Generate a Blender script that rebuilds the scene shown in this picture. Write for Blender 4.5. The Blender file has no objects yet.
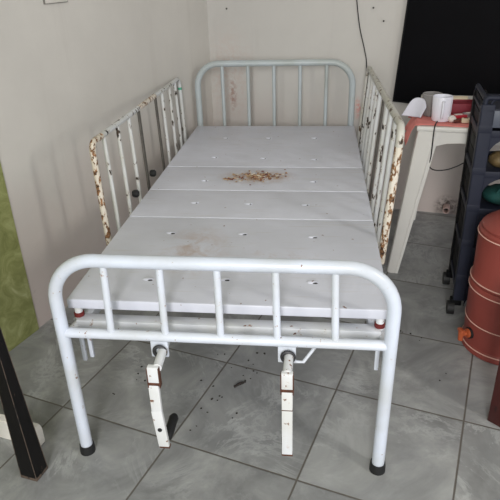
import bpy, bmesh, math, random
from mathutils import Vector, Matrix, Euler
random.seed(7)
S = bpy.context.scene
COL = S.collection
R = math.radians
PI = math.pi

# ------------------------------------------------------------------ camera
CX, CY, CZ = 0.25006, -1.27457, 1.36545
YAW, PITCH, ROLL, FPX = -0.1263, 0.46229, -0.032987, 573.82
fw = Vector((math.sin(YAW)*math.cos(PITCH), math.cos(YAW)*math.cos(PITCH), -math.sin(PITCH)))
rt = Vector((math.cos(YAW), -math.sin(YAW), 0))
up = rt.cross(fw)
rt2 = math.cos(ROLL)*rt + math.sin(ROLL)*up
up2 = -math.sin(ROLL)*rt + math.cos(ROLL)*up
cam_data = bpy.data.cameras.new('camera')
cam = bpy.data.objects.new('camera', cam_data)
COL.objects.link(cam)
m = Matrix((rt2, up2, -fw)).transposed().to_4x4()
m.translation = Vector((CX, CY, CZ))
cam.matrix_world = m
cam_data.sensor_fit = 'HORIZONTAL'
cam_data.sensor_width = 36
cam_data.lens = FPX/500*36
cam_data.clip_start = 0.02
S.camera = cam

# ------------------------------------------------------------------ world, light, exposure
w = bpy.data.worlds.new('world'); S.world = w; w.use_nodes = True
bg = w.node_tree.nodes['Background']
bg.inputs[0].default_value = (0.91, 0.94, 1.0, 1)
bg.inputs[1].default_value = 0.84

def area(name, loc, target, sx, sy, power, color):
    l = bpy.data.lights.new(name, 'AREA'); l.shape = 'RECTANGLE'; l.size = sx; l.size_y = sy
    l.energy = power; l.color = color
    o = bpy.data.objects.new(name, l); COL.objects.link(o)
    o.location = loc
    o.rotation_euler = (Vector(target)-Vector(loc)).to_track_quat('-Z', 'Y').to_euler()
    return o
area('doorway_daylight', (0.15, -3.7, 1.75), (0.0, 0.6, 0.4), 0.8, 1.7, 105, (1.0, 0.99, 0.97))
area('window_daylight', (2.6, -1.55, 1.95), (-0.8, 0.9, 0.5), 0.28, 0.7, 26, (1.0, 0.98, 0.908))
S.view_settings.view_transform = 'Standard'
S.view_settings.look = 'None'
S.view_settings.gamma = 1
S.view_settings.use_curve_mapping = False
S.view_settings.exposure = 0.0

# ------------------------------------------------------------------ colours and materials
def lin(r, g, b):
    f = lambda c: (c/255/12.92) if c/255 <= 0.04045 else ((c/255+0.055)/1.055)**2.4
    return (f(r), f(g), f(b), 1)

class NT:
    def __init__(s, name):
        s.m = bpy.data.materials.new(name); s.m.use_nodes = True
        s.t = s.m.node_tree; s.b = s.t.nodes['Principled BSDF']
    def n(s, kind, **kw):
        nd = s.t.nodes.new(kind)
        for k, v in kw.items(): setattr(nd, k, v)
        return nd
    def l(s, a, b): s.t.links.new(a, b)
    def coords(s): return s.n('ShaderNodeTexCoord').outputs['Object']
    def noise(s, scale, detail=4, rough=0.55, vec=None, dist=0.0):
        nd = s.n('ShaderNodeTexNoise'); nd.inputs['Scale'].default_value = scale
        nd.inputs['Detail'].default_value = detail; nd.inputs['Roughness'].default_value = rough
        nd.inputs['Distortion'].default_value = dist
        s.l(vec if vec is not None else s.coords(), nd.inputs['Vector'])
        return nd.outputs['Fac']
    def ramp(s, fac, stops):
        nd = s.n('ShaderNodeValToRGB'); cr = nd.color_ramp
        while len(cr.elements) < len(stops): cr.elements.new(0.5)
        for e, (p, c) in zip(cr.elements, stops):
            e.position = p; e.color = c if not isinstance(c, (int, float)) else (c, c, c, 1)
        s.l(fac, nd.inputs[0]); return nd.outputs['Color']
    def mix(s, fac, a, b, mode='MIX'):
        nd = s.n('ShaderNodeMix', data_type='RGBA', blend_type=mode)
        for sock, v in ((nd.inputs[0], fac), (nd.inputs[6], a), (nd.inputs[7], b)):
            if hasattr(v, 'is_output'): s.l(v, sock)
            else: sock.default_value = v
        return nd.outputs[2]
    def math(s, op, a, b=0.0, clamp=False):
        nd = s.n('ShaderNodeMath', operation=op, use_clamp=clamp)
        for sock, v in ((nd.inputs[0], a), (nd.inputs[1], b)):
            if hasattr(v, 'is_output'): s.l(v, sock)
            else: sock.default_value = v
        return nd.outputs[0]
    def sep(s, v):
        nd = s.n('ShaderNodeSeparateXYZ'); s.l(v, nd.inputs[0]); return nd.outputs
    def near(s, vec, c, radius, squash=(1, 1, 1)):      # soft blob mask about a point of the thing
        mp = s.n('ShaderNodeMapping')
        mp.inputs['Location'].default_value = [-a*b for a, b in zip(c, squash)]
        mp.inputs['Scale'].default_value = squash
        s.l(vec, mp.inputs[0])
        d = s.n('ShaderNodeVectorMath', operation='LENGTH'); s.l(mp.outputs[0], d.inputs[0])
        return s.ramp(s.math('DIVIDE', d.outputs['Value'], radius), [(0.25, 1.0), (1.0, 0.0)])
    def bump(s, h, strength=0.2, dist=0.002):
        nd = s.n('ShaderNodeBump'); nd.inputs['Strength'].default_value = strength; nd.inputs['Distance'].default_value = dist
        s.l(h, nd.inputs['Height']); s.l(nd.outputs[0], s.b.inputs['Normal'])
    def out(s, color=None, rough=None, metal=0.0, spec=None):
        for key, v in (('Base Color', color), ('Roughness', rough), ('Metallic', metal), ('Specular IOR Level', spec)):
            if v is None: continue
            if hasattr(v, 'is_output'): s.l(v, s.b.inputs[key])
            else: s.b.inputs[key].default_value = v
        return s.m

def plain(name, rgb, rough=0.5, var=0.08, scale=12, spec=None, metal=0.0):
    t = NT(name); c = lin(*rgb)
    n_ = t.noise(scale)
    d = tuple(x*(1-var) for x in c[:3])+(1,); u = tuple(min(1, x*(1+var)) for x in c[:3])+(1,)
    return t.out(t.ramp(n_, [(0.3, d), (0.7, u)]), rough, metal, spec)

def paint(name, rgb, amount=0.2, scale=14, rough=0.35, rust=((70, 38, 22), (150, 88, 44)), stretch=(1, 1, 1)):
    t = NT(name); co = t.coords()
    mp = t.n('ShaderNodeMapping'); mp.inputs['Scale'].default_value = stretch; t.l(co, mp.inputs[0])
    big = t.noise(scale, 5, 0.62, mp.outputs[0])
    th = 0.74-amount*0.4
    mask = t.ramp(big, [(th, 0.0), (th+0.025, 1.0)])
    halo = t.ramp(big, [(th-0.05, 0.0), (th+0.02, 0.25)])
    fine = t.noise(90, 3)
    rc = t.ramp(fine, [(0.35, lin(*rust[0])), (0.65, lin(*rust[1]))])
    b = lin(*rgb); dirty = (b[0]*0.86, b[1]*0.84, b[2]*0.78, 1)
    base = t.ramp(t.noise(5, 5), [(0.35, dirty), (0.62, b)])
    base = t.mix(halo, base, lin(190, 160, 120))
    c = t.mix(mask, base, rc)
    r_ = t.mix(mask, (rough,)*3+(1,), (0.85, 0.85, 0.85, 1))
    t.bump(t.math('SUBTRACT', 1.0, mask), 0.3, 0.001)
    return t.out(c, r_)

M = {}
M['white_paint'] = paint('white_bed_paint', (214, 220, 232), 0.19, 70, 0.30)
M['foot_paint'] = paint('white_leg_paint', (209, 216, 230), 0.13, 70, 0.28)
M['head_paint'] = paint('blue_white_paint', (180, 189, 193), 0.03, 9, 0.35)
M['rail_paint'] = paint('chipped_cream_paint', (196, 194, 188), 0.36, 40, 0.45, ((34, 26, 20), (96, 72, 52)), (1, 1, 0.6))
M['rail_white'] = paint('chipped_white_paint', (206, 208, 209), 0.38, 38, 0.42, ((26, 23, 20), (66, 52, 40)), (1, 1, 0.55))
M['rusty_post'] = paint('rusty_post_paint', (216, 208, 196), 0.57, 62, 0.6, ((58, 38, 24), (150, 106, 68)), (1, 1, 0.5))
M['crank_paint'] = paint('crank_paint', (222, 224, 227), 0.30, 40, 0.5, ((74, 42, 26), (134, 84, 52)))
M['frame_paint'] = paint('frame_paint', (222, 225, 232), 0.2, 40, 0.45)
M['bare_steel'] = plain('bare_steel', (84, 80, 74), 0.5, 0.25, 40)
M['rust'] = plain('rust_brown', (84, 50, 36), 0.9, 0.35, 60)
M['black_rubber'] = plain('black_rubber', (24, 24, 25), 0.6, 0.2)
M['dark_ring'] = plain('dark_steel', (58, 58, 60), 0.45, 0.2, metal=0.3)
M['red_band'] = plain('red_band', (112, 34, 32), 0.6, 0.2)
M['hole'] = plain('dark_slot', (44, 42, 42), 0.8, 0.1)
M['green_spot'] = plain('green_tape', (70, 150, 120), 0.5)
M['white_plastic'] = plain('white_plastic', (222, 219, 214), 0.42, 0.04, 6)
M['pink_cloth'] = plain('pink_cloth', (226, 136, 130), 0.9, 0.08, 26)
M['mug'] = plain('white_mug', (232, 232, 242), 0.35, 0.02)
M['groove'] = plain('grey_line', (96, 96, 112), 0.6, 0.05)
M['bag'] = plain('white_tray', (214, 214, 226), 0.5, 0.04)
M['maroon'] = plain('maroon_card', (122, 22, 40), 0.6, 0.12)
M['card_edge'] = plain('cream_card', (214, 198, 172), 0.8, 0.06)
M['red_pack'] = plain('red_foil', (172, 30, 48), 0.4, 0.2, 50)
M['tissue'] = plain('white_tissue', (226, 220, 212), 0.8, 0.06, 40)
M['brown_pack'] = plain('brown_pack', (96, 48, 38), 0.6, 0.2, 40)
M['silver'] = plain('grey_pack', (150, 146, 146), 0.4, 0.15, 40)
M['navy'] = plain('navy_black_plastic', (34, 37, 50), 0.5, 0.12, 8, spec=0.22)
M['shaded_black_plastic'] = plain('shaded_black_plastic', (11, 11, 13), 0.6, 0.15, 8, spec=0.15)  # blacker than the navy: shade on the rack's side is put into the colour
M['slate'] = plain('slate_plastic', (70, 75, 88), 0.45, 0.08, 8)
M['gold'] = plain('golden_wrap', (104, 86, 56), 0.6, 0.5, 45)
M['teal'] = plain('teal_cloth', (16, 66, 62), 0.8, 0.25, 30)
M['clay'] = plain('terracotta', (142, 66, 58), 0.5, 0.10, 5)
M['clay_line'] = plain('white_stripe', (220, 178, 164), 0.6, 0.06, 30)
M['orange'] = plain('orange_tap', (176, 86, 50), 0.4, 0.08)
M['cord'] = plain('black_cord', (30, 28, 28), 0.6, 0.1)
M['pipe'] = plain('pinkish_pipe', (206, 178, 172), 0.5, 0.08)
M['plate'] = plain('switch_plate', (204, 200, 192), 0.5, 0.02)
M['plate_rim'] = plain('plate_rim', (120, 116, 110), 0.6, 0.05)
M['nail'] = plain('nail_steel', (60, 56, 52), 0.6, 0.1)
M['white_wood'] = plain('white_wood', (226, 222, 214), 0.6, 0.07, 18)
M['board'] = plain('black_board', (9, 9, 12), 0.7, 0.2, 4, spec=0.08)
M['board_edge'] = plain('black_edge', (13, 13, 16), 0.6, 0.1, spec=0.15)
M['chips_brown'] = plain('brown_flakes', (136, 94, 68), 0.9, 0.3, 60)
M['chips_red'] = plain('maroon_flakes', (118, 58, 52), 0.9, 0.3, 60)
M['chips_tan'] = plain('tan_flakes', (186, 158, 126), 0.9, 0.2, 60)
M['chips_white'] = plain('white_flakes', (222, 214, 200), 0.8, 0.1, 60)
M['crumb'] = plain('dark_crumb', (48, 42, 38), 0.9, 0.2, 60)

def glassy():
    t = NT('grey_tumbler_glass')
    t.b.inputs['Transmission Weight'].default_value = 0.45
    return t.out(lin(168, 166, 164), 0.25)
M['tumbler'] = glassy()

def worn(name, rgb, edge, amount, rough=0.4, stretch=(1, 1, 0.25), spec=None):
    t = NT(name); co = t.coords()
    mp = t.n('ShaderNodeMapping'); mp.inputs['Scale'].default_value = stretch; t.l(co, mp.inputs[0])
    f = t.noise(60, 5, 0.65, mp.outputs[0])
    th = 0.74-amount*0.3
    mask = t.ramp(f, [(th, 0.0), (th+0.03, 1.0)])
    c = t.ramp(t.noise(9), [(0.3, tuple(x*0.7 for x in lin(*rgb)[:3])+(1,)), (0.7, lin(*rgb))])
    return t.out(t.mix(mask, c, lin(*edge)), rough, 0, spec)
M['black_wood'] = worn('worn_black_wood', (17, 15, 15), (110, 88, 74), 0.16, 0.6, (1, 1, 0.3), spec=0.2)
M['worn_edge'] = worn('worn_wood_edge', (92, 78, 68), (34, 30, 28), 0.6, 0.7)
M['mahogany'] = worn('mahogany_wood', (66, 25, 23), (38, 15, 14), 0.4, 0.35, (1, 1, 0.1))

def deck_material():
    t = NT('deck_sheet_paint'); co = t.coords()
    base = t.ramp(t.noise(3.5, 5, 0.6), [(0.3, lin(200, 202, 212)), (0.7, lin(215, 217, 229))])
    # brown dust under the debris, a rusty smear near the foot, faint scuffs
    dust = t.math('MULTIPLY', t.near(co, (-0.01, 1.135, 0.53), 0.19, (1, 1.7, 1)), t.ramp(t.noise(30, 5, 0.7), [(0.33, 0.0), (0.58, 0.85)]))
    c = t.mix(dust, base, lin(170, 140, 112))
    sm = t.math('MULTIPLY', t.near(co, (-0.15, 0.40, 0.53), 0.17, (1.3, 0.8, 1)), t.ramp(t.noise(15, 5, 0.7, dist=0.6), [(0.42, 0.0), (0.68, 0.65)]))
    c = t.mix(sm, c, lin(176, 146, 124))
    sm2 = t.math('MULTIPLY', t.near(co, (0.12, 0.34, 0.53), 0.2, (0.8, 2.2, 1)), t.ramp(t.noise(19, 5, 0.7, dist=0.6), [(0.5, 0.0), (0.72, 0.5)]))
    c = t.mix(sm2, c, lin(178, 152, 132))
    mp = t.n('ShaderNodeMapping'); mp.inputs['Scale'].default_value = (3, 40, 3); mp.inputs['Rotation'].default_value = (0, 0, 0.2); t.l(co, mp.inputs[0])
    sc = t.ramp(t.noise(2.2, 3, 0.5, mp.outputs[0]), [(0.60, 0.0), (0.70, 0.35)])
    c = t.mix(sc, c, lin(190, 186, 184))
    sp = t.ramp(t.noise(46, 2, 0.5), [(0.735, 0.0), (0.75, 0.8)])
    c = t.mix(sp, c, lin(120, 84, 64))
    t.bump(t.noise(5, 2), 0.25, 0.02)
    return t.out(c, t.ramp(t.noise(7, 4), [(0.3, 0.30), (0.7, 0.42)]))
M['deck'] = deck_material()

TH = R(73.2)                      # direction of the left wall and of the tile rows
def floor_material():
    t = NT('grey_ceramic_tiles'); co = t.coords()
    rot = t.n('ShaderNodeVectorRotate', rotation_type='Z_AXIS'); rot.inputs['Angle'].default_value = -(TH-PI/2)
    t.l(co, rot.inputs['Vector'])
    x, y, z = t.sep(rot.outputs[0])
    TS = 0.4305
    u = t.math('DIVIDE', t.math('SUBTRACT', x, 0.005+TS/2), TS); v = t.math('DIVIDE', t.math('SUBTRACT', y, 0.004), TS)
    def edge(q):
        f = t.math('FRACT', q); return t.math('MINIMUM', f, t.math('SUBTRACT', 1.0, f))
    e = t.math('MINIMUM', edge(u), edge(v))
    wob = t.math('MULTIPLY', t.math('SUBTRACT', t.noise(30), 0.5), 0.004)
    grout = t.ramp(t.math('ADD', e, wob), [(0.0048, 1.0), (0.0085, 0.0)])
    # every tile its own shade
    cell = t.n('ShaderNodeCombineXYZ'); t.l(t.math('FLOOR', u), cell.inputs[0]); t.l(t.math('FLOOR', v), cell.inputs[1])
    wn = t.n('ShaderNodeTexWhiteNoise'); t.l(cell.outputs[0], wn.inputs['Vector'])
    off = t.n('ShaderNodeVectorMath', operation='ADD'); t.l(co, off.inputs[0]); t.l(wn.outputs['Color'], off.inputs[1])
    marb = t.noise(3.4, 8, 0.62, off.outputs[0], 1.6)
    c = t.ramp(marb, [(0.28, lin(125, 126, 126)), (0.50, lin(150, 151, 151)), (0.62, lin(163, 164, 163)), (0.78, lin(186, 187, 186))])
    vein = t.ramp(t.noise(2.6, 7, 0.72, off.outputs[0], 1.4), [(0.46, 0.0), (0.50, 0.6), (0.54, 0.0)])
    vein = t.math('MULTIPLY', vein, t.ramp(t.noise(2.6, 5, 0.6, off.outputs[0]), [(0.46, 0.0), (0.64, 1.0)]))
    c = t.mix(vein, c, lin(196, 198, 198))
    tone = t.ramp(wn.outputs['Value'], [(0.0, (0.93, 0.93, 0.93, 1)), (1.0, (1.04, 1.04, 1.04, 1))])
    c = t.mix(1.0, c, tone, 'MULTIPLY')
    dirt = t.ramp(t.noise(1.9, 6, 0.7), [(0.5, 0.0), (0.75, 0.38)])
    c = t.mix(dirt, c, lin(112, 110, 108))
    specks = t.ramp(t.noise(34, 4, 0.7), [(0.70, 0.0), (0.76, 0.5)])
    c = t.mix(specks, c, lin(88, 84, 80))
    c = t.mix(grout, c, lin(98, 93, 87))
    rg = t.ramp(t.noise(6, 5, 0.6), [(0.3, 0.34), (0.7, 0.52)])
    t.bump(t.math('SUBTRACT', 1.0, grout), 0.5, 0.002)
    return t.out(c, rg, 0, 0.4)
M['floor'] = floor_material()

def wall_material(name, top, low, spots=()):
    t = NT(name); co = t.coords(); z = t.sep(co)[2]
    blot = t.noise(1.7, 6, 0.62)
    b = lin(*top); d = tuple(k*0.9 for k in b[:3])+(1,)
    c = t.ramp(blot, [(0.3, d), (0.62, b)])
    # vertical drip streaks
    mp = t.n('ShaderNodeMapping'); mp.inputs['Scale'].default_value = (9, 9, 0.8); t.l(co, mp.inputs[0])
    st = t.ramp(t.noise(1.6, 4, 0.6, mp.outputs[0]), [(0.56, 0.0), (0.74, 0.30)])
    c = t.mix(st, c, lin(top[0]-20, top[1]-22, top[2]-22))
    # pinkish undercoat showing through near the floor
    hz = t.math('ADD', z, t.math('MULTIPLY', t.math('SUBTRACT', t.noise(4, 6, 0.65), 0.5), 0.7))
    c = t.mix(t.ramp(hz, [(0.05, 0.62), (0.75, 0.0)]), c, lin(*low))
    scuff = t.ramp(t.noise(7, 6, 0.75), [(0.62, 0.0), (0.72, 0.38)])
    scuff = t.math('MULTIPLY', scuff, t.ramp(hz, [(0.02, 1.0), (0.35, 0.0)]))
    c = t.mix(scuff, c, lin(118, 92, 84))
    for p_, rad, sq, col, k in spots:
        mk = t.math('MULTIPLY', t.near(co, p_, rad, sq), t.ramp(t.noise(40, 5, 0.7), [(0.4, 0.0), (0.6, k)]))
        c = t.mix(mk, c, lin(*col))
    t.bump(t.noise(28, 5, 0.6), 0.12, 0.004)
    return t.out(c, 0.7, 0, 0.3)
M['wall'] = wall_material('left_wall_paint', (203, 199, 192), (200, 182, 176))
M['wall_back'] = wall_material('back_wall_paint', (196, 193, 188), (200, 182, 177),
    [((-0.275, 2.29, 0.66), 0.13, (4.5, 0.5, 1), (120, 66, 48), 0.9), ((0.475, 2.11, 0.60), 0.05, (2, 0.5, 0.7), (206, 110, 96), 0.8),
     ((1.02, 1.98, 0.05), 0.085, (1, 0.5, 1.1), (66, 54, 48), 1.0), ((-0.30, 2.29, 0.75), 0.3, (1.5, 0.5, 0.9), (190, 168, 158), 0.5)])
M['ceiling'] = plain('ceiling_white', (214, 212, 206), 0.8, 0.03, 2)

def green_material():
    t = NT('green_marbled_paint'); co = t.coords()
    f = t.noise(11, 7, 0.68, dist=1.3)
    c = t.ramp(f, [(0.28, lin(112, 116, 66)), (0.48, lin(138, 142, 88)), (0.62, lin(156, 159, 106)), (0.78, lin(186, 188, 144))])
    return t.out(c, 0.5)
M['green'] = green_material()

# ------------------------------------------------------------------ mesh helpers
def fillet(pts, rad, n=6):
    """round the inner corners of a polyline"""
    P = [Vector(p) for p in pts]; out = [P[0]]
    for i in range(1, len(P)-1):
        a = (P[i-1]-P[i]); b = (P[i+1]-P[i]); la, lb = a.length, b.length
        a.normalize(); b.normalize(); ang = a.angle(b)
        r_ = rad[i] if isinstance(rad, dict) else rad
        d = min(r_/math.tan(ang/2), la*0.49, lb*0.49); r2 = d*math.tan(ang/2)
        cen = P[i]+(a+b).normalized()*(r2/math.sin(ang/2))
        v0 = P[i]+a*d-cen; v1 = P[i]+b*d-cen; tot = v0.angle(v1); ax = v0.cross(v1).normalized()
        for k in range(n+1):
            out.append(cen+Matrix.Rotation(tot*k/n, 3, ax) @ v0)
    out.append(P[-1]); return out

def smooth_path(pts, n=8):
    P = [Vector(p) for p in pts]; Q = [P[0]*2-P[1]]+P+[P[-1]*2-P[-2]]; out = []
    for i in range(1, len(Q)-2):
        p0, p1, p2, p3 = Q[i-1:i+3]
        for k in range(n):
            t = k/n
            out.append(0.5*((2*p1)+(p2-p0)*t+(2*p0-5*p1+4*p2-p3)*t*t+(3*p1-p0-3*p2+p3)*t**3))
    out.append(P[-1]); return out

class MB:
    def __init__(s): s.bm = bmesh.new(); s.mi = 0
    def _add(s, tmp, mat=None):
        if mat is not None: bmesh.ops.transform(tmp, matrix=mat, verts=tmp.verts)
        vs = [s.bm.verts.new(v.co) for v in tmp.verts]
        tmp.verts.index_update()
        for f in tmp.faces:
            try:
                nf = s.bm.faces.new([vs[v.index] for v in f.verts]); nf.material_index = s.mi
            except ValueError: pass
        tmp.free()
    def box(s, c, size, rot=(0, 0, 0), bevel=0.003, seg=2):
        t = bmesh.new(); bmesh.ops.create_cube(t, size=1)
        bmesh.ops.scale(t, vec=size, verts=t.verts)
        if bevel: bmesh.ops.bevel(t, geom=list(t.edges), offset=min(bevel, min(size)*0.45), segments=seg, affect='EDGES', profile=0.6)
        s._add(t, Matrix.Translation(c) @ Euler(rot).to_matrix().to_4x4()); return s
    def bar(s, a, b, wx, wy, bevel=0.002, twist=0.0, taper=1.0):
        """square-section bar from a to b"""
        a, b = Vector(a), Vector(b); L = (b-a).length
        t = bmesh.new(); bmesh.ops.create_cube(t, size=1); bmesh.ops.scale(t, vec=(wx, wy, L), verts=t.verts)
        for v in t.verts:
            if v.co.z > 0: v.co.x *= taper; v.co.y *= taper
        if bevel: bmesh.ops.bevel(t, geom=list(t.edges), offset=min(bevel, wx*0.45, wy*0.45), segments=2, affect='EDGES', profile=0.6)
        q = Vector((0, 0, 1)).rotation_difference(b-a).to_matrix().to_4x4()
        s._add(t, Matrix.Translation((a+b)/2) @ q @ Matrix.Rotation(twist, 4, 'Z')); return s
    def tube(s, pts, r, seg=12, cap=True):
        P = [Vector(p) for p in pts]; n = len(P)
        rr = r if isinstance(r, (list, tuple)) else [r]*n
        tan = [(P[min(i+1, n-1)]-P[max(i-1, 0)]).normalized() for i in range(n)]
        u = tan[0].orthogonal().normalized(); rings = []
        for i in range(n):
            u = (u-tan[i]*u.dot(tan[i])).normalized(); v = tan[i].cross(u)
            rings.append([s.bm.verts.new(P[i]+(u*math.cos(2*PI*k/seg)+v*math.sin(2*PI*k/seg))*rr[i]) for k in range(seg)])
        for i in range(n-1):
            for k in range(seg):
                f = s.bm.faces.new((rings[i][k], rings[i][(k+1) % seg], rings[i+1][(k+1) % seg], rings[i+1][k])); f.material_index = s.mi
        if cap:
            f = s.bm.faces.new(list(reversed(rings[0]))); f.material_index = s.mi
            f = s.bm.faces.new(rings[-1]); f.material_index = s.mi
        return s
    def lathe(s, prof, c=(0, 0, 0), seg=40, rot=None):
        """profile of (radius, height) turned about the vertical through c"""
        t = bmesh.new(); rings = []
        for r_, z in prof:
            rings.append([t.verts.new((max(r_, 1e-4)*math.cos(2*PI*k/seg), max(r_, 1e-4)*math.sin(2*PI*k/seg), z)) for k in range(seg)])
        for i in range(len(prof)-1):
            for k in range(seg):
                t.faces.new((rings[i][k], rings[i][(k+1) % seg], rings[i+1][(k+1) % seg], rings[i+1][k]))
        if prof[0][0] > 1e-3: t.faces.new(list(reversed(rings[0])))
        if prof[-1][0] > 1e-3: t.faces.new(rings[-1])
        mt = Matrix.Translation(c)
        if rot is not None: mt = mt @ rot
        s._add(t, mt); return s
    def torus(s, c, R_, r_, axis='Z', seg=32, rs=8, rot=None):
        t = bmesh.new(); rings = []
        for i in range(seg):
            a = 2*PI*i/seg
            rings.append([t.verts.new(((R_+r_*math.cos(2*PI*k/rs))*math.cos(a), (R_+r_*math.cos(2*PI*k/rs))*math.sin(a), r_*math.sin(2*PI*k/rs))) for k in range(rs)])
        for i in range(seg):
            for k in range(rs):
                t.faces.new((rings[i][k], rings[(i+1) % seg][k], rings[(i+1) % seg][(k+1) % rs], rings[i][(k+1) % rs]))
        mt = Matrix.Translation(c)
        if axis == 'Y': mt = mt @ Matrix.Rotation(PI/2, 4, 'X')
        if axis == 'X': mt = mt @ Matrix.Rotation(PI/2, 4, 'Y')
        if rot is not None: mt = mt @ rot
        s._add(t, mt); return s
    def ball(s, c, size, sub=2, jitter=0.0, rot=(0, 0, 0)):
        t = bmesh.new(); bmesh.ops.create_icosphere(t, subdivisions=sub, radius=1)
        for v in t.verts: v.co *= 1+random.uniform(-jitter, jitter)
        bmesh.ops.scale(t, vec=size, verts=t.verts)
        s._add(t, Matrix.Translation(c) @ Euler(rot).to_matrix().to_4x4()); return s
    def poly(s, pts, d):
        """a flat outline pushed along d into a slab"""
        d = Vector(d); a = [s.bm.verts.new(p) for p in pts]; b = [s.bm.verts.new(Vector(p)+d) for p in pts]; n = len(a)
        fs = [s.bm.faces.new(a), s.bm.faces.new(list(reversed(b)))]
        for i in range(n): fs.append(s.bm.faces.new((a[i], b[i], b[(i+1) % n], a[(i+1) % n])))
        for f in fs: f.material_index = s.mi
        return s
    def build(s, name, mat, parent=None, origin=None, local=False):
        """link as one mesh object; vertices are given in world space"""
        bmesh.ops.recalc_face_normals(s.bm, faces=s.bm.faces)
        root = parent
        inv = Matrix.Identity(4)
        if parent is not None and not local:
            chain = Matrix.Identity(4); q = parent
            while q is not None: chain = q.matrix_basis @ chain; q = q.parent
            inv = chain.inverted()
        if parent is None and not local:
            if origin is None:
                xs = [v.co for v in s.bm.verts]
                origin = Vector(((min(v.x for v in xs)+max(v.x for v in xs))/2, (min(v.y for v in xs)+max(v.y for v in xs))/2, min(v.z for v in xs)))
            inv = Matrix.Translation(-Vector(origin))
        bmesh.ops.transform(s.bm, matrix=inv, verts=s.bm.verts)
        me = bpy.data.meshes.new(name); s.bm.to_mesh(me); s.bm.free()
        for mm in (mat if isinstance(mat, (list, tuple)) else [mat]): me.materials.append(mm)
        me.polygons.foreach_set('use_smooth', [True]*len(me.polygons))
        me.set_sharp_from_angle(angle=R(38))
        o = bpy.data.objects.new(name, me); COL.objects.link(o)
        if parent is not None: o.parent = parent
        elif origin is not None: o.location = origin
        return o

def tag(o, label=None, cat=None, group=None, kind=None):
    for k, v in (('label', label), ('category', cat), ('group', group), ('kind', kind)):
        if v: o[k] = v
    return o
def thing(name, loc, label, cat, rz=0.0, group=None):
    o = bpy.data.objects.new(name, None); o.empty_display_size = 0.1; COL.objects.link(o)
    o.location = loc; o.rotation_euler = (0, 0, rz)
    return tag(o, label, cat, group)
def at(root, p):                      # a point of a rotated thing, in world space
    return root.matrix_basis @ Vector(p)

# ------------------------------------------------------------------ the setting
nL = Vector((math.sin(TH), -math.cos(TH), 0)); dL = Vector((math.cos(TH), math.sin(TH), 0)); kL = -1.064
ANB = R(-13); nB = Vector((-math.sin(ANB), math.cos(ANB), 0)); dB = Vector((math.cos(ANB), math.sin(ANB), 0))
kB = nB.dot(Vector((0.85, 2.025, 0)))
def on_left(s_, z, off=0.0): return nL*(kL+off)+dL*s_+Vector((0, 0, z))       # point on left wall
def on_back(s_, z, off=0.0): return nB*(kB-off)+dB*s_+Vector((0, 0, z))
den = nL.x*nB.y-nL.y*nB.x
corner = Vector(((kL*nB.y-nL.y*kB)/den, (nL.x*kB-kL*nB.x)/den, 0))
H = 2.7
sL = corner.dot(dL); sB = corner.dot(dB)
def slab(name, pts, d, mat, kind='structure'):
    o = MB().poly(pts, d).build(name, mat, origin=(0, 0, 0)); return tag(o, kind=kind)
a, b = on_left(-3.2, 0), on_left(sL+0.1, 0)
slab('wall_left', [a, b, b+Vector((0, 0, H)), a+Vector((0, 0, H))], -nL*0.12, M['wall'])
a, b = on_back(sB-0.1, 0), on_back(3.0, 0)
slab('wall_back', [a, b, b+Vector((0, 0, H)), a+Vector((0, 0, H))], nB*0.12, M['wall_back'])
fl = [on_left(-3.2, 0, -0.1), on_left(sL+0.1, 0, -0.1), on_back(3.0, 0, -0.1), on_back(3.0, 0, 5.3), on_left(-3.2, 0, 0.5)]
slab('floor', fl, (0, 0, -0.1), M['floor'])
slab('ceiling', [p+Vector((0, 0, H)) for p in fl], (0, 0, 0.1), M['ceiling'])
# green marbled strip of the left wall, nearer than the bed
s1 = Vector((-0.93, 0.652, 0)).dot(dL)
a, b = on_left(-3.2, 0.001), on_left(s1, 0.001)
slab('trim_1', [a, b, b+Vector((0, 0, H-0.01)), a+Vector((0, 0, H-0.01))], nL*0.006, M['green'])

# ------------------------------------------------------------------ hospital bed
A, L = 0.45, 2.05
bed = thing('hospital_bed', (0, 0, 0), 'old white metal hospital bed with bare sheet deck and rusty side rails on grey tiles', 'bed')

# footboard
fb = MB().tube(fillet([(-A, 0, 0.0), (-A-.002, 0, 0.683), (A+.006, 0, 0.683), (A, 0, 0.0)], 0.125, 12), 0.0185, 18).build('footboard', M['foot_paint'], bed)
MB().tube([(-A, 0, 0.452), (A, 0, 0.452)], 0.0148, 14).build('bottom_rail', M['white_paint'], fb)
for k in range(-2, 3):
    MB().tube([(0.1545*k, 0, 0.455), (0.151*k, 0, 0.68)], 0.0102, 12).build('bar', M['white_paint'], fb)
for sx in (-1, 1):
    o = MB().lathe([(0.0186, 0.030), (0.0215, 0.032), (0.0235, 0.016), (0.0235, 0.0), (0.018, 0.0)], (sx*A, 0, 0.0), 20).build('rubber_foot', M['black_rubber'], fb)
    if sx < 0: o['label'] = 'black rubber foot cap'
    else: o['label'] = 'worn black rubber foot cap'
# headboard
AH = 0.440
hb = MB().tube(fillet([(-AH-.004, L, 0.02), (-AH-.004, L, 0.867), (AH-.004, L, 0.867), (AH-.004, L, 0.02)], 0.125, 12), 0.0175, 18).build('headboard', M['head_paint'], bed)
MB().tube([(-AH-.004, L, 0.44), (AH-.004, L, 0.44)], 0.014, 12).build('bottom_rail', M['head_paint'], hb)
for k in range(-2, 3):
    MB().tube([(0.147*k-.004, L, 0.44), (0.147*k-.004, L, 0.865)], 0.0098, 12).build('bar', M['head_paint'], hb)
for sx in (-1, 1):
    MB().lathe([(0.0178, 0.04), (0.023, 0.042), (0.0245, 0.02), (0.023, 0.0), (0.018, 0.0)], (sx*AH-.004, L, 0.0), 20).build('rubber_foot', M['black_rubber'], hb)

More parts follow.
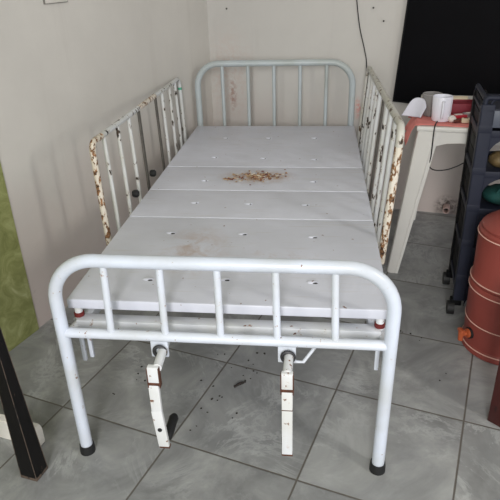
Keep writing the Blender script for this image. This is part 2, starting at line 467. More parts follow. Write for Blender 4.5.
# deck panels: thin folded sheets with slightly sunk edges
ZD, WD, TP = 0.520, 0.457, 0.031
def deck_panel(y0, y1, slots):
    t = MB()
    nx, ny = 26, max(6, int((y1-y0)/0.035)); ry = 0.006
    t.box((0, (y0+y1)/2, ZD-TP/2), (2*WD, y1-y0, TP), bevel=0.0045, seg=3)
    o = t.build('deck_panel', M['deck'], bed)
    for (x, y) in slots:
        q = MB()
        q.ball((x-.002, y+.002, ZD+.0004), (0.0165, 0.0095, 0.0042), 3)
        rim = q.build('vent', M['deck'], o)
        # slot: a dark oval set into the raised rim
        MB().ball((x+.006, y-.005, ZD+.0006), (0.0085 if y < .6 else .004, 0.0042 if y < .6 else .0025, 0.0022), 2).build('vent_slot', M['hole'], rim)
deck_panel(0.066, 0.667, [(-.249, .194), (-.016, .207), (.246, .205), (-.258, .528), (-.002, .531), (.242, .518)])
deck_panel(0.671, 0.959, [(-.229, .816), (-.013, .813), (.210, .811)])
deck_panel(0.963, 1.267, [(-.237, 1.077), (.238, 1.077)])
deck_panel(1.271, 2.02, [(-.249, 1.414), (-.006, 1.401), (.239, 1.389), (-.245, 1.76), (-.01, 1.76), (.235, 1.76)])

# under-frame
MB().box((0, 0.075, 0.4335), (2*A-.03, 0.040, 0.046), bevel=0.004).build('cross_bar', M['frame_paint'], bed)
MB().box((0, 0.967, 0.45), (2*WD-.02, 0.04, 0.03), bevel=0.004).build('cross_bar', M['frame_paint'], bed)
MB().box((0, 1.98, 0.45), (2*A-.03, 0.03, 0.034), bevel=0.004).build('cross_bar', M['frame_paint'], bed)
for sx in (-1, 1):
    MB().box((sx*0.418, 1.03, 0.436), (0.03, 1.88, 0.034), bevel=0.004).build('side_beam', M['frame_paint'], bed)
    MB().tube([(sx*0.447, 0, 0.440), (sx*0.437, 0.075, 0.436)], 0.011, 10).build('beam_lug', M['frame_paint'], bed)
    MB().tube([(sx*0.437, L, 0.45), (sx*0.437, 1.98, 0.45)], 0.011, 10).build('beam_lug', M['frame_paint'], bed)
    pg = MB().tube([(sx*0.432, 0.080, 0.452), (sx*0.432, 0.080, 0.492)], 0.0115, 14).build('corner_peg', M['crank_paint'], bed)
    o = MB().lathe([(0.0118, -.008), (0.0145, -.007), (0.015, 0.004), (0.0118, 0.006)], (sx*0.432, 0.080, 0.4655), 18).build('band', M['red_band'], pg)
    o['label'] = 'dark red band around the corner peg'
    for k in range(2):
        x = sx*(0.458-0.02*k); y = 0.115+0.012*k
        MB().box((x, y, 0.345), (0.0125, 0.011, 0.155-0.012*k), bevel=0.002).build('hanger_bar', M['white_paint'], bed)
    MB().box((sx*0.445, 0.118, 0.425), (0.04, 0.03, 0.008), bevel=0.001).build('hanger_bracket', M['frame_paint'], bed)
    for y in (0.55, 1.1, 1.6):
        MB().box((sx*0.40, y, 0.47), (0.012, 0.05, 0.055), bevel=0.001).build('deck_support', M['frame_paint'], bed)

# cranks
def crank(x, bent, grip):
    MB().box((x-.004, 0.004, 0.412), (0.050, 0.010, 0.062), bevel=0.004).build('crank_bracket', M['white_paint'], bed)
    o = MB().torus((x, -0.012, 0.409), 0.0165, 0.0052, axis='Y', seg=24).build('crank_collar', M['dark_ring'], bed)
    o['label'] = 'dark steel collar around crank shaft'
    c = MB().tube([(x+.003, 0.09, 0.409), (x+.012 if bent else x+.002, -0.088, 0.412)], 0.0125, 14).build('crank', M['crank_paint'], bed)
    xa = x+.002
    t = MB()
    t.box((xa, -0.092, 0.395), (0.031, 0.016, 0.052), bevel=0.003); t.build('crank_clevis', M['crank_paint'], c)
    h = MB()
    h.tube([(xa-.0175, -.093, 0.366), (xa+.0175, -.093, 0.366)], 0.0085, 12)
    h.box((xa-.0158, -.092, 0.386), (0.0025, 0.019, 0.064), bevel=0.001)
    h.box((xa+.0158, -.092, 0.386), (0.0025, 0.019, 0.064), bevel=0.001)
    h.build('hinge', M['rust'], c)
    p = MB()
    if bent:
        p.bar((xa-.003, -.093, 0.262), (xa-.003, -.093, 0.366), 0.029, 0.013, 0.002)
        p.bar((xa+.006, -.0935, 0.135), (xa-.004, -.0935, 0.270), 0.030, 0.013, 0.002)
    else:
        p.bar((xa, -.093, 0.137), (xa, -.093, 0.362), 0.029, 0.014, 0.002)
    ar = p.build('crank_arm', M['crank_paint'], c)
    tip = MB().box((xa+(.007 if bent else 0), -.093, 0.139), (0.0305, 0.0150, 0.006), bevel=0.001).build('arm_tip', M['rust'], ar)
    if not bent:
        MB().box((xa, -.093, 0.300), (0.0300, 0.0155, 0.003), bevel=0.001).build('weld_line', M['rust'], ar)
    if bent:
        MB().lathe([(0.0001, 0.004), (0.006, 0.003), (0.0066, 0.0)], (xa+.000, -.0995, 0.205), 14, Matrix.Rotation(PI/2, 4, 'X')).build('bolt', M['black_rubber'], ar)
    g = MB()
    xg = xa+(.006 if bent else 0)
    g.lathe([(0.009, 0.0), (0.0125, 0.006), (0.0145, 0.03), (0.0135, 0.07), (0.0145, 0.085), (0.010, 0.095), (0.0001, 0.096)], (xg+(.006 if bent else -.004), -.086, 0.158), 18,
            Matrix.Rotation(-PI/2, 4, 'X'))
    o = g.build('handle_grip', M['black_rubber'], ar); o['label'] = 'black crank grip folded inward'
crank(-0.172, True, True)
crank(0.184, False, True)
MB().tube([(0.200, 0.0, 0.386), (0.225, 0.0, 0.386), (0.275, 0.045, 0.436)], 0.0048, 8).build('stay_rod', M['white_paint'], bed)

# side rails
def side_rail(sx, xt, zt0, zt1, xb, zb, y0, y1, bar_ys, posts, knobs):
    """top bar height zt0 at the foot end, zt1 at the head end; bottom at xb, zb"""
    def top(y): return Vector((sx*xt, y, zt0+(zt1-zt0)*(y-y0)/(y1-y0)))
    dz = 0.012 if sx < 0 else 0.0
    def bot(y): return Vector((sx*xb, y, zb))
    pr = 0.0105 if sx < 0 else 0.0125
    path = fillet([bot(y0), top(y0), top(y1), bot(y1)], 0.045, 8)
    rail = MB().tube(path, pr, 14).build('side_rail', M['rail_white' if sx < 0 else 'rail_paint'], bed)
    # foot-end post: the most rusted piece
    pt = [bot(y0).lerp(top(y0), k) for k in (0.0, 0.3, 0.6, 0.87)]
    o = MB().tube(pt, pr+.0007, 14).build('end_post', M['rusty_post'], rail)
    o['label'] = 'heavily rusted end post'
    MB().tube([bot(y0), bot(y1)], pr*0.95, 12).build('lower_bar', M['rail_paint'], rail)
    for y in bar_ys:
        MB().tube([bot(y), top(y)], 0.0080 if sx < 0 else 0.0082, 10).build('bar', M['rail_white'], rail)
    for y in posts:
        for d in (-0.007, 0.007):
            o = MB().tube([bot(y+d), top(y+d)], 0.0048, 10).build('slide_post', M['bare_steel'], rail)
    for y, zk in knobs:
        b_ = bot(y)
        o = MB().lathe([(0.0001, 0.0), (0.013, 0.001), (0.016, 0.008), (0.016, 0.02), (0.011, 0.026), (0.0001, 0.027)], (b_.x+(-sx)*0.006, y, zk), 18,
                       Matrix.Rotation(PI/2*(-sx), 4, 'Y')).build('lock_knob', M['black_rubber'], rail)
        o['label'] = 'black locking knob'
    MB().box((sx*xb, (y0+y1)/2-.35, zb-.015), (0.012, 0.05, 0.05), bevel=0.001).build('rail_bracket', M['frame_paint'], rail)
    MB().box((sx*xb, (y0+y1)/2+.35, zb-.015), (0.012, 0.05, 0.05), bevel=0.001).build('rail_bracket', M['frame_paint'], rail)
    return rail
rl = side_rail(-1, 0.515, 0.835, 0.817, 0.505, 0.44, 0.560, 1.895, [0.68, 0.834, 0.976, 1.516, 1.668, 1.794], [1.117, 1.394], [(0.865, .537), (1.132, .533)])
# worn, nearly black stretch of the left top bar and a scrap of green tape
MB().tube([(-0.515, 1.12, 0.8276), (-0.515, 1.38, 0.8241)], 0.0112, 14).build('worn_stretch', M['rusty_post'], rl)['label'] = 'worn rusty stretch of the top bar'
MB().tube(fillet([(-.5135, 0.560, 0.77), (-0.515, 0.560, 0.835), (-0.515, 0.66, 0.8336)], 0.045, 8), 0.0112, 14).build('rusty_corner', M['rusty_post'], rl)['label'] = 'rusted corner of the top bar'
MB().tube([(-0.5134, 1.895, 0.755), (-0.5137, 1.895, 0.768)], 0.0113, 12).build('tape', M['green_spot'], rl)['label'] = 'scrap of green tape'
side_rail(1, 0.507, 0.901, 0.862, 0.476, 0.43, 0.515, 1.90, [0.665, 0.80, 0.935, 1.21, 1.345, 1.48, 1.62, 1.76], [1.07, 1.83], [(1.05, .47)])

# debris on the deck
t = MB()
for k in range(300):
    x = -0.012+0.125*max(-1.0, min(1.0, random.gauss(0, 0.42))); y = 1.135+random.gauss(0, 0.030)+0.16*(x+.012)
    if random.random() < 0.07: x = -0.135+random.uniform(-.03, .03); y = 1.095+random.uniform(-.010, .010)
    sz = random.uniform(0.0022, 0.0065); t.mi = random.choices((0, 1, 2, 3), (5, 2.0, 7, 1.6))[0]
    sx_ = sz*random.uniform(.7, 1.7); zz = sz*0.4
    t.ball((x, y, ZD+zz*1.25+.0002), (sx_, sz*random.uniform(.6, 1.1), zz), 1, 0.2, (0, 0, random.uniform(0, PI)))
tag(t.build('debris_pile', [M['chips_brown'], M['chips_red'], M['chips_tan'], M['chips_white']]),
    'scattered pile of brown and maroon flakes on the bed deck', 'debris', kind='stuff')

# ------------------------------------------------------------------ white plastic table
TR = R(-10)
tab = thing('plastic_table', (0.672, 1.232, 0), 'white plastic table with tapered legs beside the right bed rail', 'table', TR)
TW, TD, TZ = 0.78, 0.68, 0.720
T_ = lambda x, y, z: at(tab, (x, y, z))
bm_ = MB(); bm_.box((TW/2, TD/2, TZ-.011), (TW, TD, 0.022), bevel=0.008, seg=3)
def local_build(mb, name, mat, parent): return mb.build(name, mat, parent, local=True)
local_build(bm_, 'tabletop', M['white_plastic'], tab)
ap = MB()
def apron(a, b, z0, z1, th):          # apron with an arched lower edge, in table space
    a, b = Vector(a), Vector(b); n = 14; d = (b-a); nrm = Vector((-d.y, d.x, 0)).normalized()*th
    top_ = [a+d*(k/n)+Vector((0, 0, z1)) for k in range(n+1)]
    low = []
    for k in range(n+1):
        q = k/n; e = min(q, 1-q)/0.2; h = z0-(0.045*(1-min(1, e))**2)
        low.append(a+d*q+Vector((0, 0, h)))
    ap.poly(top_+list(reversed(low)), nrm)
apron((0.03, 0.014, 0), (TW-.03, 0.014, 0), 0.650, TZ-.02, 0.012)
apron((TW-.014, 0.03, 0), (TW-.014, TD-.03, 0), 0.650, TZ-.02, 0.012)
apron((TW-.03, TD-.014, 0), (0.03, TD-.014, 0), 0.650, TZ-.02, 0.012)
apron((0.014, TD-.03, 0), (0.014, 0.03, 0), 0.650, TZ-.02, 0.012)
local_build(ap, 'apron', M['white_plastic'], tab)
def plastic_leg(cx, cy, sx, sy, foot=-0.05, k_=1.0):
    """L-section leg, rounded outside, tapering and splaying to the floor"""
    t = MB(); rings = []
    for z, wd, off in ((0.0, 0.046*k_, foot), (0.02, 0.048*k_, foot*.98), (0.35, 0.064*k_, foot*.5), (0.66, 0.080*k_, foot*.06), (0.705, 0.084*k_, 0.0)):
        th = 0.02
        prof = [(0.0, wd), (0.0, 0.018), (0.005, 0.006), (0.018, 0.0), (wd, 0.0), (wd, th*.35), (wd-.006, th*.5), (th+.010, th*.6), (th*.6, th+.010), (th*.5, wd-.006), (th*.35, wd)]
        rings.append([t.bm.verts.new((cx+sx*(off+px), cy+sy*(off*0.15+py), z)) for px, py in prof])
    n = len(rings[0])
    for i in range(len(rings)-1):
        for k in range(n): t.bm.faces.new((rings[i][k], rings[i][(k+1) % n], rings[i+1][(k+1) % n], rings[i+1][k]))
    t.bm.faces.new(list(reversed(rings[0]))); t.bm.faces.new(rings[-1])
    # raised rib down the outer face
    t.tube([(cx+sx*(foot+.036*k_), cy+sy*(foot*.15-.001), 0.004), (cx+sx*(0.066*k_), cy+sy*(-.001), 0.70)], 0.0028, 8)
    return t
for cx, cy, sx, sy, ft, k_ in ((0.004, 0.004, 1, 1, -.078, 1.15), (TW-.004, 0.004, -1, 1, -.06, 1.0), (0.004, TD-.004, 1, -1, -.012, 1.0), (TW-.004, TD-.004, -1, -1, -.03, 1.0)):
    local_build(plastic_leg(cx, cy, sx, sy, ft, k_), 'leg', M['white_plastic'], tab)

# pink cloth: lies on the top, hangs over the left edge
t = MB(); nu, nv = 34, 30; grid = []
for j in range(nv+1):
    v = 0.012+(0.56)*j/nv; row = []
    hang = 0.085-0.04*(v/0.56)+0.012*math.sin(v*31+1)
    for i in range(nu+1):
        s_ = -hang+(hang+0.66)*i/nu
        if s_ >= 0:
            p = (s_, v+0.006*math.sin(s_*17)*(v > .03), TZ+.0025+0.0015*math.sin(s_*23+v*19))
        else:
            q = -s_; f = min(1, q/0.02)
            p = (-0.012*f-0.42*q+0.012*math.sin(v*42+q*9)*min(1, q/0.08), v+0.10*q*(0.3-v), TZ+.0025-0.006*f-max(0, q-.006)*0.97)
        row.append(t.bm.verts.new(p))
    grid.append(row)
for j in range(nv):
    for i in range(nu): t.bm.faces.new((grid[j][i], grid[j][i+1], grid[j+1][i+1], grid[j+1][i]))
cl = t.build('tablecloth', M['pink_cloth'], local=True)
cl.matrix_basis = tab.matrix_basis.copy()
sm = cl.modifiers.new('thick', 'SOLIDIFY'); sm.thickness = 0.002; sm.offset = 1
tag(cl, 'pink cloth spread on the white table and hanging over its left edge', 'tablecloth')
ZC = TZ+.0062

# things on the table
mg = thing('mug', (0.784, 1.315, ZC), 'white cylindrical mug at the front of the pink cloth', 'mug', R(-12))
q = MB().lathe([(0.0, 0.0), (0.036, 0.0), (0.039, 0.004), (0.041, 0.05), (0.0425, 0.102), (0.0415, 0.105), (0.0395, 0.104), (0.038, 0.05), (0.036, 0.008), (0.0, 0.007)], (0, 0, 0), 36)
local_build(q, 'cup', M['mug'], mg)
q = MB().tube(smooth_path([(0.004, -0.0405, 0.088), (0.006, -0.058, 0.084), (0.006, -0.064, 0.055), (0.005, -0.057, 0.025), (0.003, -0.0395, 0.018)], 6), 0.0052, 10)
local_build(q, 'handle', M['mug'], mg)
q = MB().tube([(0.0085, -0.0400, 0.016), (0.0095, -0.0408, 0.050), (0.0095, -0.0418, 0.090)], 0.0016, 6)
local_build(q, 'seam_line', M['groove'], mg)

gl = thing('tumbler', (0.757, 1.412, ZC), 'grey translucent tumbler behind the white mug', 'tumbler')
q = MB().lathe([(0.0, 0.0), (0.034, 0.0), (0.036, 0.003), (0.042, 0.094), (0.0405, 0.095), (0.034, 0.008), (0.0, 0.007)], (0, 0, 0), 32)
local_build(q, 'body', M['tumbler'], gl)
q = MB().torus((0, 0, 0.095), 0.0413, 0.0018, seg=36, rs=8); local_build(q, 'rim', M['silver'], gl)

t = MB(); nu, nv = 14, 14; g2 = []
for j in range(nv+1):
    row = []
    for i in range(nu+1):
        a_ = (i/nu-.5)*2; b_ = j/nv
        wd = 0.043; hh = 0.085*(1-0.45*abs(a_)**3)
        row.append(t.bm.verts.new((a_*wd+.012*b_, 0.018*(1-a_*a_)-0.02+0.025*b_, hh*b_)))
    g2.append(row)
for j in range(nv):
    for i in range(nu): t.bm.faces.new((g2[j][i], g2[j][i+1], g2[j+1][i+1], g2[j+1][i]))
tray = t.build('paper_tray', M['bag'], local=True); tray.location = (0.672, 1.380, ZC+.001); tray.rotation_euler = (R(-14), 0, R(-28))
sm = tray.modifiers.new('thick', 'SOLIDIFY'); sm.thickness = 0.004
tag(tray, 'curved pale lilac tray standing at the left edge of the pink cloth', 'tray')

bx = thing('carton', (0.895, 1.425, ZC), 'maroon carton with torn cream flaps at the back of the table', 'box', R(-10))
q = MB()
for c_, s_ in (((0, -.048, .028), (.17, .004, .056)), ((0, .048, .028), (.17, .004, .056)), ((-.083, 0, .028), (.004, .092, .056)), ((.083, 0, .028), (.004, .092, .056)), ((0, 0, .002), (.162, .092, .004))):
    q.box(c_, s_, bevel=0.001)
local_build(q, 'body', M['maroon'], bx)
q = MB().box((-.03, .066, 0.059), (.11, .04, .003), (R(8), 0, R(4)), bevel=0.001); local_build(q, 'flap', M['card_edge'], bx)
q = MB().box((.068, -.005, 0.064), (.045, .06, .003), (R(10), R(20), 0), bevel=0.001); local_build(q, 'flap', M['card_edge'], bx)
q = MB().box((-.02, 0, 0.048), (.12, .07, .008), (0, R(3), 0), bevel=0.003); local_build(q, 'lining', M['maroon'], bx)

def packet(name, loc, size, rz, mat, label, cat, jit=0.0, tilt=(0, 0), stripe=None):
    o = thing(name, loc, label, cat, rz)
    q = MB().box((0, 0, size[2]/2), size, (tilt[0], tilt[1], 0), bevel=0.004, seg=3); local_build(q, 'body', mat, o)
    if stripe:
        q = MB().box((0, 0, size[2]+.0005), (size[0]*.5, size[1]*.55, 0.0014), (tilt[0], tilt[1], 0), bevel=0.0003); local_build(q, 'sticker', stripe, o)
    return o
packet('snack_packet', (0.860, 1.325, ZC), (0.070, 0.035, 0.022), R(15), M['red_pack'], 'small red foil packet in front of the maroon carton', 'packet', stripe=M['tissue'])
packet('small_box', (0.880, 1.268, ZC), (0.034, 0.022, 0.020), R(-8), M['card_edge'], 'tiny cream box nearest the front right of the table', 'box', stripe=M['brown_pack'])
packet('sachet', (0.852, 1.283, ZC), (0.050, 0.026, 0.012), R(22), M['brown_pack'], 'flat dark brown sachet beside the tiny cream box', 'sachet')
packet('tin', (0.908, 1.340, ZC), (0.05, 0.03, 0.026), R(6), M['silver'], 'small grey tin in front of the maroon carton, right of the red packet', 'tin', stripe=M['tissue'])
q = MB().ball((0.826, 1.285, ZC+.013), (0.020, 0.015, 0.015), 3, 0.10, (0.2, 0.1, 0.7))
tag(q.build('crumpled_tissue', M['tissue']), 'crumpled white tissue beside the foot of the mug', 'tissue')

# cord off the table, along the front, into the rack's shade
pts = smooth_path([T_(0.10, 0.18, TZ+.009), T_(0.082, 0.06, TZ+.0085), T_(0.074, 0.004, TZ+.004), T_(0.072, -0.006, TZ-.03), T_(0.072, 0.0, 0.60), T_(0.070, 0.006, 0.545),
                   T_(0.095, 0.008, 0.527), T_(0.14, 0.008, 0.531), T_(0.18, 0.008, 0.548), T_(0.24, 0.02, 0.575), T_(0.40, 0.07, 0.60)], 8)
tag(MB().tube(pts, 0.0027, 8).build('power_cord', M['cord']), 'thin black cord hanging over the front edge of the white table', 'cord')

# ------------------------------------------------------------------ black board on the back wall
sb0 = Vector((0.677, 2.113, 0)).dot(dB)
BWd, BHt, BA = 1.15, 0.85, R(-3.8)
bt = thing('wall_board', on_back(sb0, 0.651, 0.004), 'large plain black board on the back wall above the table', 'board', ANB)
rotb = Matrix.Rotation(-BA, 4, 'Y')
q = MB().box((BWd/2, -.011, BHt/2), (BWd, 0.018, BHt), bevel=0.002); bmesh.ops.transform(q.bm, matrix=rotb, verts=q.bm.verts)
local_build(q, 'panel', M['board'], bt)
q = MB()
for c_, s_ in (((BWd/2, -.012, .004), (BWd, .022, .008)), ((BWd/2, -.012, BHt-.004), (BWd, .022, .008)), ((.004, -.012, BHt/2), (.008, .022, BHt)), ((BWd-.004, -.012, BHt/2), (.008, .022, BHt))):
    q.box(c_, s_, bevel=0.002)
bmesh.ops.transform(q.bm, matrix=rotb, verts=q.bm.verts)
local_build(q, 'frame', M['board_edge'], bt)

# wire down the back wall
sw = lambda p: Vector(p).dot(dB)
wp = smooth_path([on_back(sw((.445, 2.166, 0)), 1.60, .006), on_back(sw((.437, 2.166, 0)), 1.30, .006), on_back(sw((.452, 2.163, 0)), 1.173, .006), on_back(sw((.475, 2.16, 0)), 1.04, .007), on_back(sw((.507, 2.15, 0)), 0.92, .006),
                  on_back(sw((.523, 2.149, 0)), .834, .006), on_back(sw((.53, 2.149, 0)), .60, .006), on_back(sw((.52, 2.149, 0)), .03, .008)], 8)
tag(MB().tube(wp, 0.0028, 8).build('wall_wire', M['cord']), 'thin dark wire running down the back wall behind the right rail', 'wire')
# nails
for px, z, lb in (((.541, 2.144, 0), 1.137, 'upper small nail in the back wall between wire and black board'), ((.598, 2.131, 0), 1.071, 'lower small nail in the back wall nearest the black board'),
                  ((-.279, 2.334, 0), 1.138, 'small nail in the back wall above the headboard')):
    p = on_back(sw(px), z)
    q = MB().tube([p+nB*0.01, p-nB*0.008, p-nB*0.0085, p-nB*0.011], [0.0022, 0.0022, 0.005, 0.005], 10)
    tag(q.build('nail', M['nail']), lb, 'nail')
# switch plate
p = on_left(Vector((-.805, 1.080, 0)).dot(dL), 1.252)
pl = thing('switch_plate', p, 'pale wall plate high on the left wall at the top of the picture', 'wall plate', TH)
q = MB().box((0, -.0055, 0.06), (0.128, 0.009, 0.12), bevel=0.003); local_build(q, 'cover', M['plate'], pl)
q = MB()
for c_, s_ in (((0, -.004, .0), (.134, .008, .004)), ((0, -.004, .12), (.134, .008, .004)), ((-.065, -.004, .06), (.004, .008, .12)), ((.065, -.004, .06), (.004, .008, .12))): q.box(c_, s_, bevel=0.001)
local_build(q, 'rim', M['plate_rim'], pl)
# drain pipe stub
p = on_back(sw((1.02, 2.0, 0)), 0.045)
dp = thing('drain_pipe', p-Vector((0, 0, 0.021)), 'short pinkish drain pipe stub at the foot of the back wall', 'pipe', ANB)
q = MB()
q.lathe([(0.0145, 0.0), (0.0145, 0.075), (0.020, 0.075), (0.020, 0.0)], (0, 0.012, 0.021), 24, Matrix.Rotation(PI/2, 4, 'X'))
local_build(q, 'pipe', M['pipe'], dp)
q = MB().lathe([(0.0001, 0.0), (0.0143, 0.0)], (0, -.02, 0.021), 20, Matrix.Rotation(PI/2, 4, 'X')); local_build(q, 'bore', M['black_rubber'], dp)

# ------------------------------------------------------------------ black plastic rack
rk = thing('storage_rack', (0.832, 0.876, 0), 'black plastic tiered rack on casters at the right behind the water filter', 'rack', R(-7))
RW, RD, RH = 0.46, 0.28, 0.89
for x in (0, RW):
    for y in (0, RD):
        q = MB(); sx = 1 if x == 0 else -1; sy = 1 if y == 0 else -1
        q.box((x+sx*.024, y+sy*.02, 0.07+(RH-.07)/2), (0.048, 0.040, RH-.07), bevel=0.006, seg=3)
        for z in (0.18, 0.34, 0.49, 0.64, 0.80): q.box((x+sx*.024, y+sy*.02, z), (0.049, 0.041, 0.03), bevel=0.003)
        local_build(q, 'post', M['navy' if y == 0 else 'shaded_black_plastic'], rk)  # rear posts get the blacker plastic, their shade painted in
        c = MB(); c.tube([(x-sx*.018, y+sy*.012, 0.029), (x+sx*.010, y+sy*.012, 0.029)], 0.029, 20)
        cs = local_build(c, 'caster', M['black_rubber'], rk)
        c = MB(); c.box((x+sx*.014, y+sy*.02, 0.058), (0.046, 0.03, 0.03), bevel=0.004); local_build(c, 'caster_fork', M['shaded_black_plastic'], cs)
shelf_z = (0.12, 0.30, 0.470, 0.620, 0.775)
for z in shelf_z:
    q = MB()
    q.box((RW/2, RD/2, z), (RW-.02, RD-.02, 0.008), bevel=0.002)
    q.box((RW/2, 0.006, z+.008), (RW-.03, 0.010, 0.026), bevel=0.003)
    q.box((RW/2, RD-.006, z+.008), (RW-.03, 0.010, 0.026), bevel=0.003)
    for x in (0.006, RW-.006): q.box((x, RD/2, z+.008), (0.010, RD-.03, 0.026), bevel=0.003)
    # arched gussets under the front rim
    for x0, d in ((0.046, 1), (RW-.046, -1)):
        n = 8; out = [(x0, 0.004, z-.004), (x0+d*0.085, 0.004, z-.004)]
        for k in range(1, n+1):
            a_ = PI/2*k/n; out.append((x0+d*(0.085-0.085*math.sin(a_)), 0.004, z-.004-0.075*(1-math.cos(a_))))
        q.poly(out, (0, 0.012, 0))
    local_build(q, 'shelf', M['navy'], rk)
q = MB()
for z in [k*0.05+0.12 for k in range(16)]: q.box((0.010, RD/2, z), (0.006, RD-.06, 0.047), bevel=0.002)
local_build(q, 'side_panel', M['shaded_black_plastic'], rk)  # side painted black to carry its shade
q = MB().box((RW/2, 0.004, 0.838), (RW-.09, 0.012, 0.062), bevel=0.004); local_build(q, 'name_panel', M['slate'], rk)['label'] = 'slate grey front panel of the top tier'
q = MB()
q.tube(fillet([(0.012, 0.012, 0.887), (0.012, 0.012, 0.912), (RW-.012, 0.012, 0.912), (RW-.012, 0.012, 0.887)], 0.02), 0.009, 10)
q.tube(fillet([(0.012, 0.012, 0.887), (0.012, 0.012, 0.908), (0.012, RD-.012, 0.908), (0.012, RD-.012, 0.887)], 0.02), 0.009, 10)
q.tube(fillet([(RW-.012, 0.012, 0.887), (RW-.012, 0.012, 0.908), (RW-.012, RD-.012, 0.908), (RW-.012, RD-.012, 0.887)], 0.02), 0.009, 10)
for k in range(7):
    q.torus((0.055+k*0.058, 0.012, 0.887), 0.022, 0.005, axis='Y', seg=20, rs=8)
q.box((RW/2, RD/2, 0.868), (RW, RD, 0.012), bevel=0.004)
local_build(q, 'top_rim', M['navy'], rk)
# things on its shelves
p = at(rk, (0.115, 0.11, 0.6245))
o = thing('wrapped_bundle', p, 'mottled golden brown bundle on an upper shelf of the black rack', 'bundle')
q = MB().ball((0, 0, 0.034), (0.047, 0.044, 0.033), 3, 0.05); local_build(q, 'wrapping', M['gold'], o)
q = MB().ball((0.02, -.01, 0.070), (0.016, 0.014, 0.012), 2, 0.15); local_build(q, 'knot', M['gold'], o)
p = at(rk, (0.15, 0.12, 0.4745))
o = thing('teal_bag', p, 'folded dark teal bag on the shelf just above the water filter', 'bag', R(-7))
q = MB().ball((0, 0, 0.036), (0.085, 0.075, 0.037), 3, 0.04)
for v in q.bm.verts: v.co.z = max(v.co.z, 0.0)
local_build(q, 'body', M['teal'], o)
q = MB().tube(smooth_path([(-.04, -.05, .052), (-.02, -.05, .078), (.03, -.05, .078), (.05, -.05, .048)]), 0.004, 8); local_build(q, 'strap', M['teal'], o)

# ------------------------------------------------------------------ terracotta water filter
FX, FY = 0.985, 0.672
wf = thing('water_filter', (FX, FY, 0), 'terracotta red water filter with white stripes and orange tap on the floor', 'water filter')
q = MB().lathe([(0.0, 0.0), (0.146, 0.0), (0.152, 0.006), (0.152, 0.028), (0.146, 0.036), (0.1465, 0.06), (0.150, 0.15), (0.151, 0.25), (0.154, 0.262), (0.154, 0.276), (0.148, 0.284), (0.0, 0.284)], (0, 0, 0), 56)
lo = local_build(q, 'lower_vessel', M['clay'], wf)
q = MB().lathe([(0.0, 0.284), (0.146, 0.284), (0.152, 0.290), (0.153, 0.302), (0.147, 0.310), (0.1485, 0.40), (0.149, 0.47), (0.151, 0.480), (0.150, 0.492), (0.140, 0.500), (0.0, 0.500)], (0, 0, 0), 56)
uv = local_build(q, 'upper_vessel', M['clay'], wf)
q = MB().lathe([(0.0, 0.500), (0.142, 0.500), (0.143, 0.508), (0.135, 0.516), (0.10, 0.540), (0.06, 0.555), (0.03, 0.560), (0.022, 0.566), (0.024, 0.580), (0.015, 0.590), (0.0, 0.591)], (0, 0, 0), 56)
local_build(q, 'lid', M['clay'], wf)
def band(r_, z, parent):
    q = MB().torus((0, 0, z), r_, 0.0022, seg=64, rs=8); local_build(q, 'stripe', M['clay_line'], parent)['label'] = 'thin white stripe'
band(0.1520, 0.028, lo); band(0.1495, 0.130, lo); band(0.1540, 0.264, lo)
band(0.1530, 0.300, uv); band(0.1512, 0.480, uv)
tp_dir = Vector((-0.95, -0.32, 0)).normalized(); base_ = tp_dir*0.149
q = MB(); zt = 0.080
q.tube([base_-tp_dir*.004+Vector((0, 0, zt)), base_+tp_dir*0.006+Vector((0, 0, zt))], 0.022, 20)
tw = local_build(q, 'tap_washer', M['black_rubber'], wf)
q = MB()
q.tube([base_+Vector((0, 0, zt)), base_+tp_dir*0.014+Vector((0, 0, zt)), base_+tp_dir*0.016+Vector((0, 0, zt))], [0.018, 0.018, 0.011], 18)
q.tube([base_+tp_dir*0.014+Vector((0, 0, zt)), base_+tp_dir*0.042+Vector((0, 0, zt))], 0.0095, 14)
q.tube([base_+tp_dir*0.036+Vector((0, 0, zt+.013)), base_+tp_dir*0.036+Vector((0, 0, zt-.026))], [0.0115, 0.009], 14)
tp = local_build(q, 'tap', M['orange'], wf)
q = MB(); side = Vector((-tp_dir.y, tp_dir.x, 0))
q.box(base_+tp_dir*0.038+Vector((0, 0, zt+.017)), (0.030, 0.016, 0.012), (0, 0, math.atan2(side.y, side.x)), bevel=0.004)
local_build(q, 'tap_lever', M['orange'], tp)

# ------------------------------------------------------------------ mahogany stool (its near leg shows at the right edge)
st = thing('wooden_stool', (1.078, 0.250, 0), 'dark reddish wooden stool at the right edge in front of the water filter', 'stool', R(-42))
for sx in (-1, 1):
    for sy in (-1, 1):
        q = MB().box((sx*.155, sy*.155, 0.21), (0.05, 0.05, 0.42), bevel=0.004); local_build(q, 'leg', M['mahogany'], st)
q = MB().box((0, 0, 0.43), (0.36, 0.36, 0.026), bevel=0.006, seg=3); local_build(q, 'seat', M['mahogany'], st)
for sx in (-1, 1):
    q = MB().box((sx*.160, 0, 0.385), (0.018, 0.27, 0.06), bevel=0.003); local_build(q, 'apron', M['mahogany'], st)
    q = MB().box((0, sx*.160, 0.385), (0.27, 0.018, 0.06), bevel=0.003); local_build(q, 'apron', M['mahogany'], st)

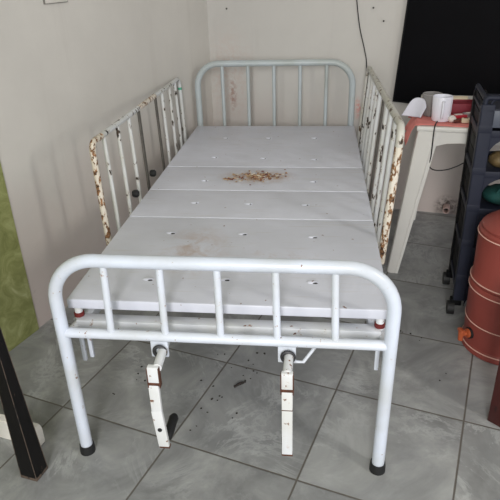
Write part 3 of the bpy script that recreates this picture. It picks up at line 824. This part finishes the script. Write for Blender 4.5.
# ------------------------------------------------------------------ black wooden table (its leg shows at the left edge)
bk = thing('side_table', (-0.581, -0.100, 0), 'worn black wooden table whose tapered leg stands at the lower left', 'table', R(-12))
for k, (x, y) in enumerate(((0, 0), (-0.42, 0), (0, -0.42), (-0.42, -0.42))):
    q = MB().bar((x, y, 0.0), (x-.02, y, 0.735), 0.058, 0.055, 0.004, taper=0.36)
    lg = local_build(q, 'leg', M['black_wood'], bk)
    q = MB()
    for sx, sy in ((1, -1), (1, 1), (-1, -1)):
        q.tube([(x+sx*.0278, y+sy*.0264, 0.004), (x-.02+sx*.0108, y+sy*.0102, 0.725)], [0.0012, 0.0006], 6)
    local_build(q, 'worn_edge', M['worn_edge'], lg)['label'] = 'pale worn edge'
    q = MB().bar((x, y, 0.0), (x, y, 0.012), 0.0592, 0.0562, 0.003); local_build(q, 'foot_tip', M['worn_edge'], lg)['label'] = 'bare brown wood tip'
q = MB().box((-.21, -.21, 0.75), (0.47, 0.47, 0.03), bevel=0.005); local_build(q, 'tabletop', M['black_wood'], bk)

# white bar on the floor behind that leg
a_, b_ = Vector((-0.600, 0.024, 0)), Vector((-1.00, 0.115, 0)); d = (b_-a_).normalized(); n_ = Vector((-d.y, d.x, 0))
prof = []
for k in range(7): prof.append(a_+d*(0.012*(1-math.sin(PI/2*k/6)))+Vector((0, 0, 0.078-0.012*(1-math.cos(PI/2*k/6)))) if False else None)
q = MB().poly([a_+d*.006+Vector((0, 0, .002)), a_+Vector((0, 0, .010)), a_+Vector((0, 0, .062)), a_+d*.005+Vector((0, 0, .074)), a_+d*.014+Vector((0, 0, .080)), b_+Vector((0, 0, .080)), b_+Vector((0, 0, .002))], n_*0.03)
bmesh.ops.bevel(q.bm, geom=list(q.bm.edges), offset=0.003, segments=2, affect='EDGES')
for v in q.bm.verts: v.co.z = max(0.0, v.co.z-.002)
tag(q.build('wooden_plank', M['white_wood']), 'white painted plank lying on edge behind the black table leg', 'plank')

# ------------------------------------------------------------------ crumbs and a stick on the tiles
t = MB()
spots = [(-.09, .28), (-.05, .30), (-.11, .22), (-.02, .42), (.02, .44), (-.13, .34), (-.08, .45), (-.03, .20), (.03, .36), (.0, .5), (-.1, .53), (-.15, .14), (.05, .52), (-.38, .36), (-.37, .40), (-.47, .26), (.6, .75), (.63, .72), (.72, .45), (.66, .70), (.55, .85)]
for x, y in spots:
    for k in range(2):
        sz = random.uniform(0.002, 0.0045)
        t.ball((x+random.uniform(-.03, .03), y+random.uniform(-.03, .03), sz*0.42), (sz*random.uniform(.8, 1.6), sz, sz*0.42), 1, 0.2, (0, 0, random.uniform(0, PI)))
tag(t.build('floor_crumbs', M['crumb']), 'dark crumbs scattered on the grey tiles under the bed', 'crumbs', kind='stuff')
tag(MB().tube(smooth_path([(-.028, .335, .0045), (-.010, .352, .005), (.010, .365, .0045)], 4), [0.0045]*4+[0.0055]*3+[.003]*2, 8).build('twig', M['crumb']), 'short dark twig on the tiles under the bed between the cranks', 'twig')
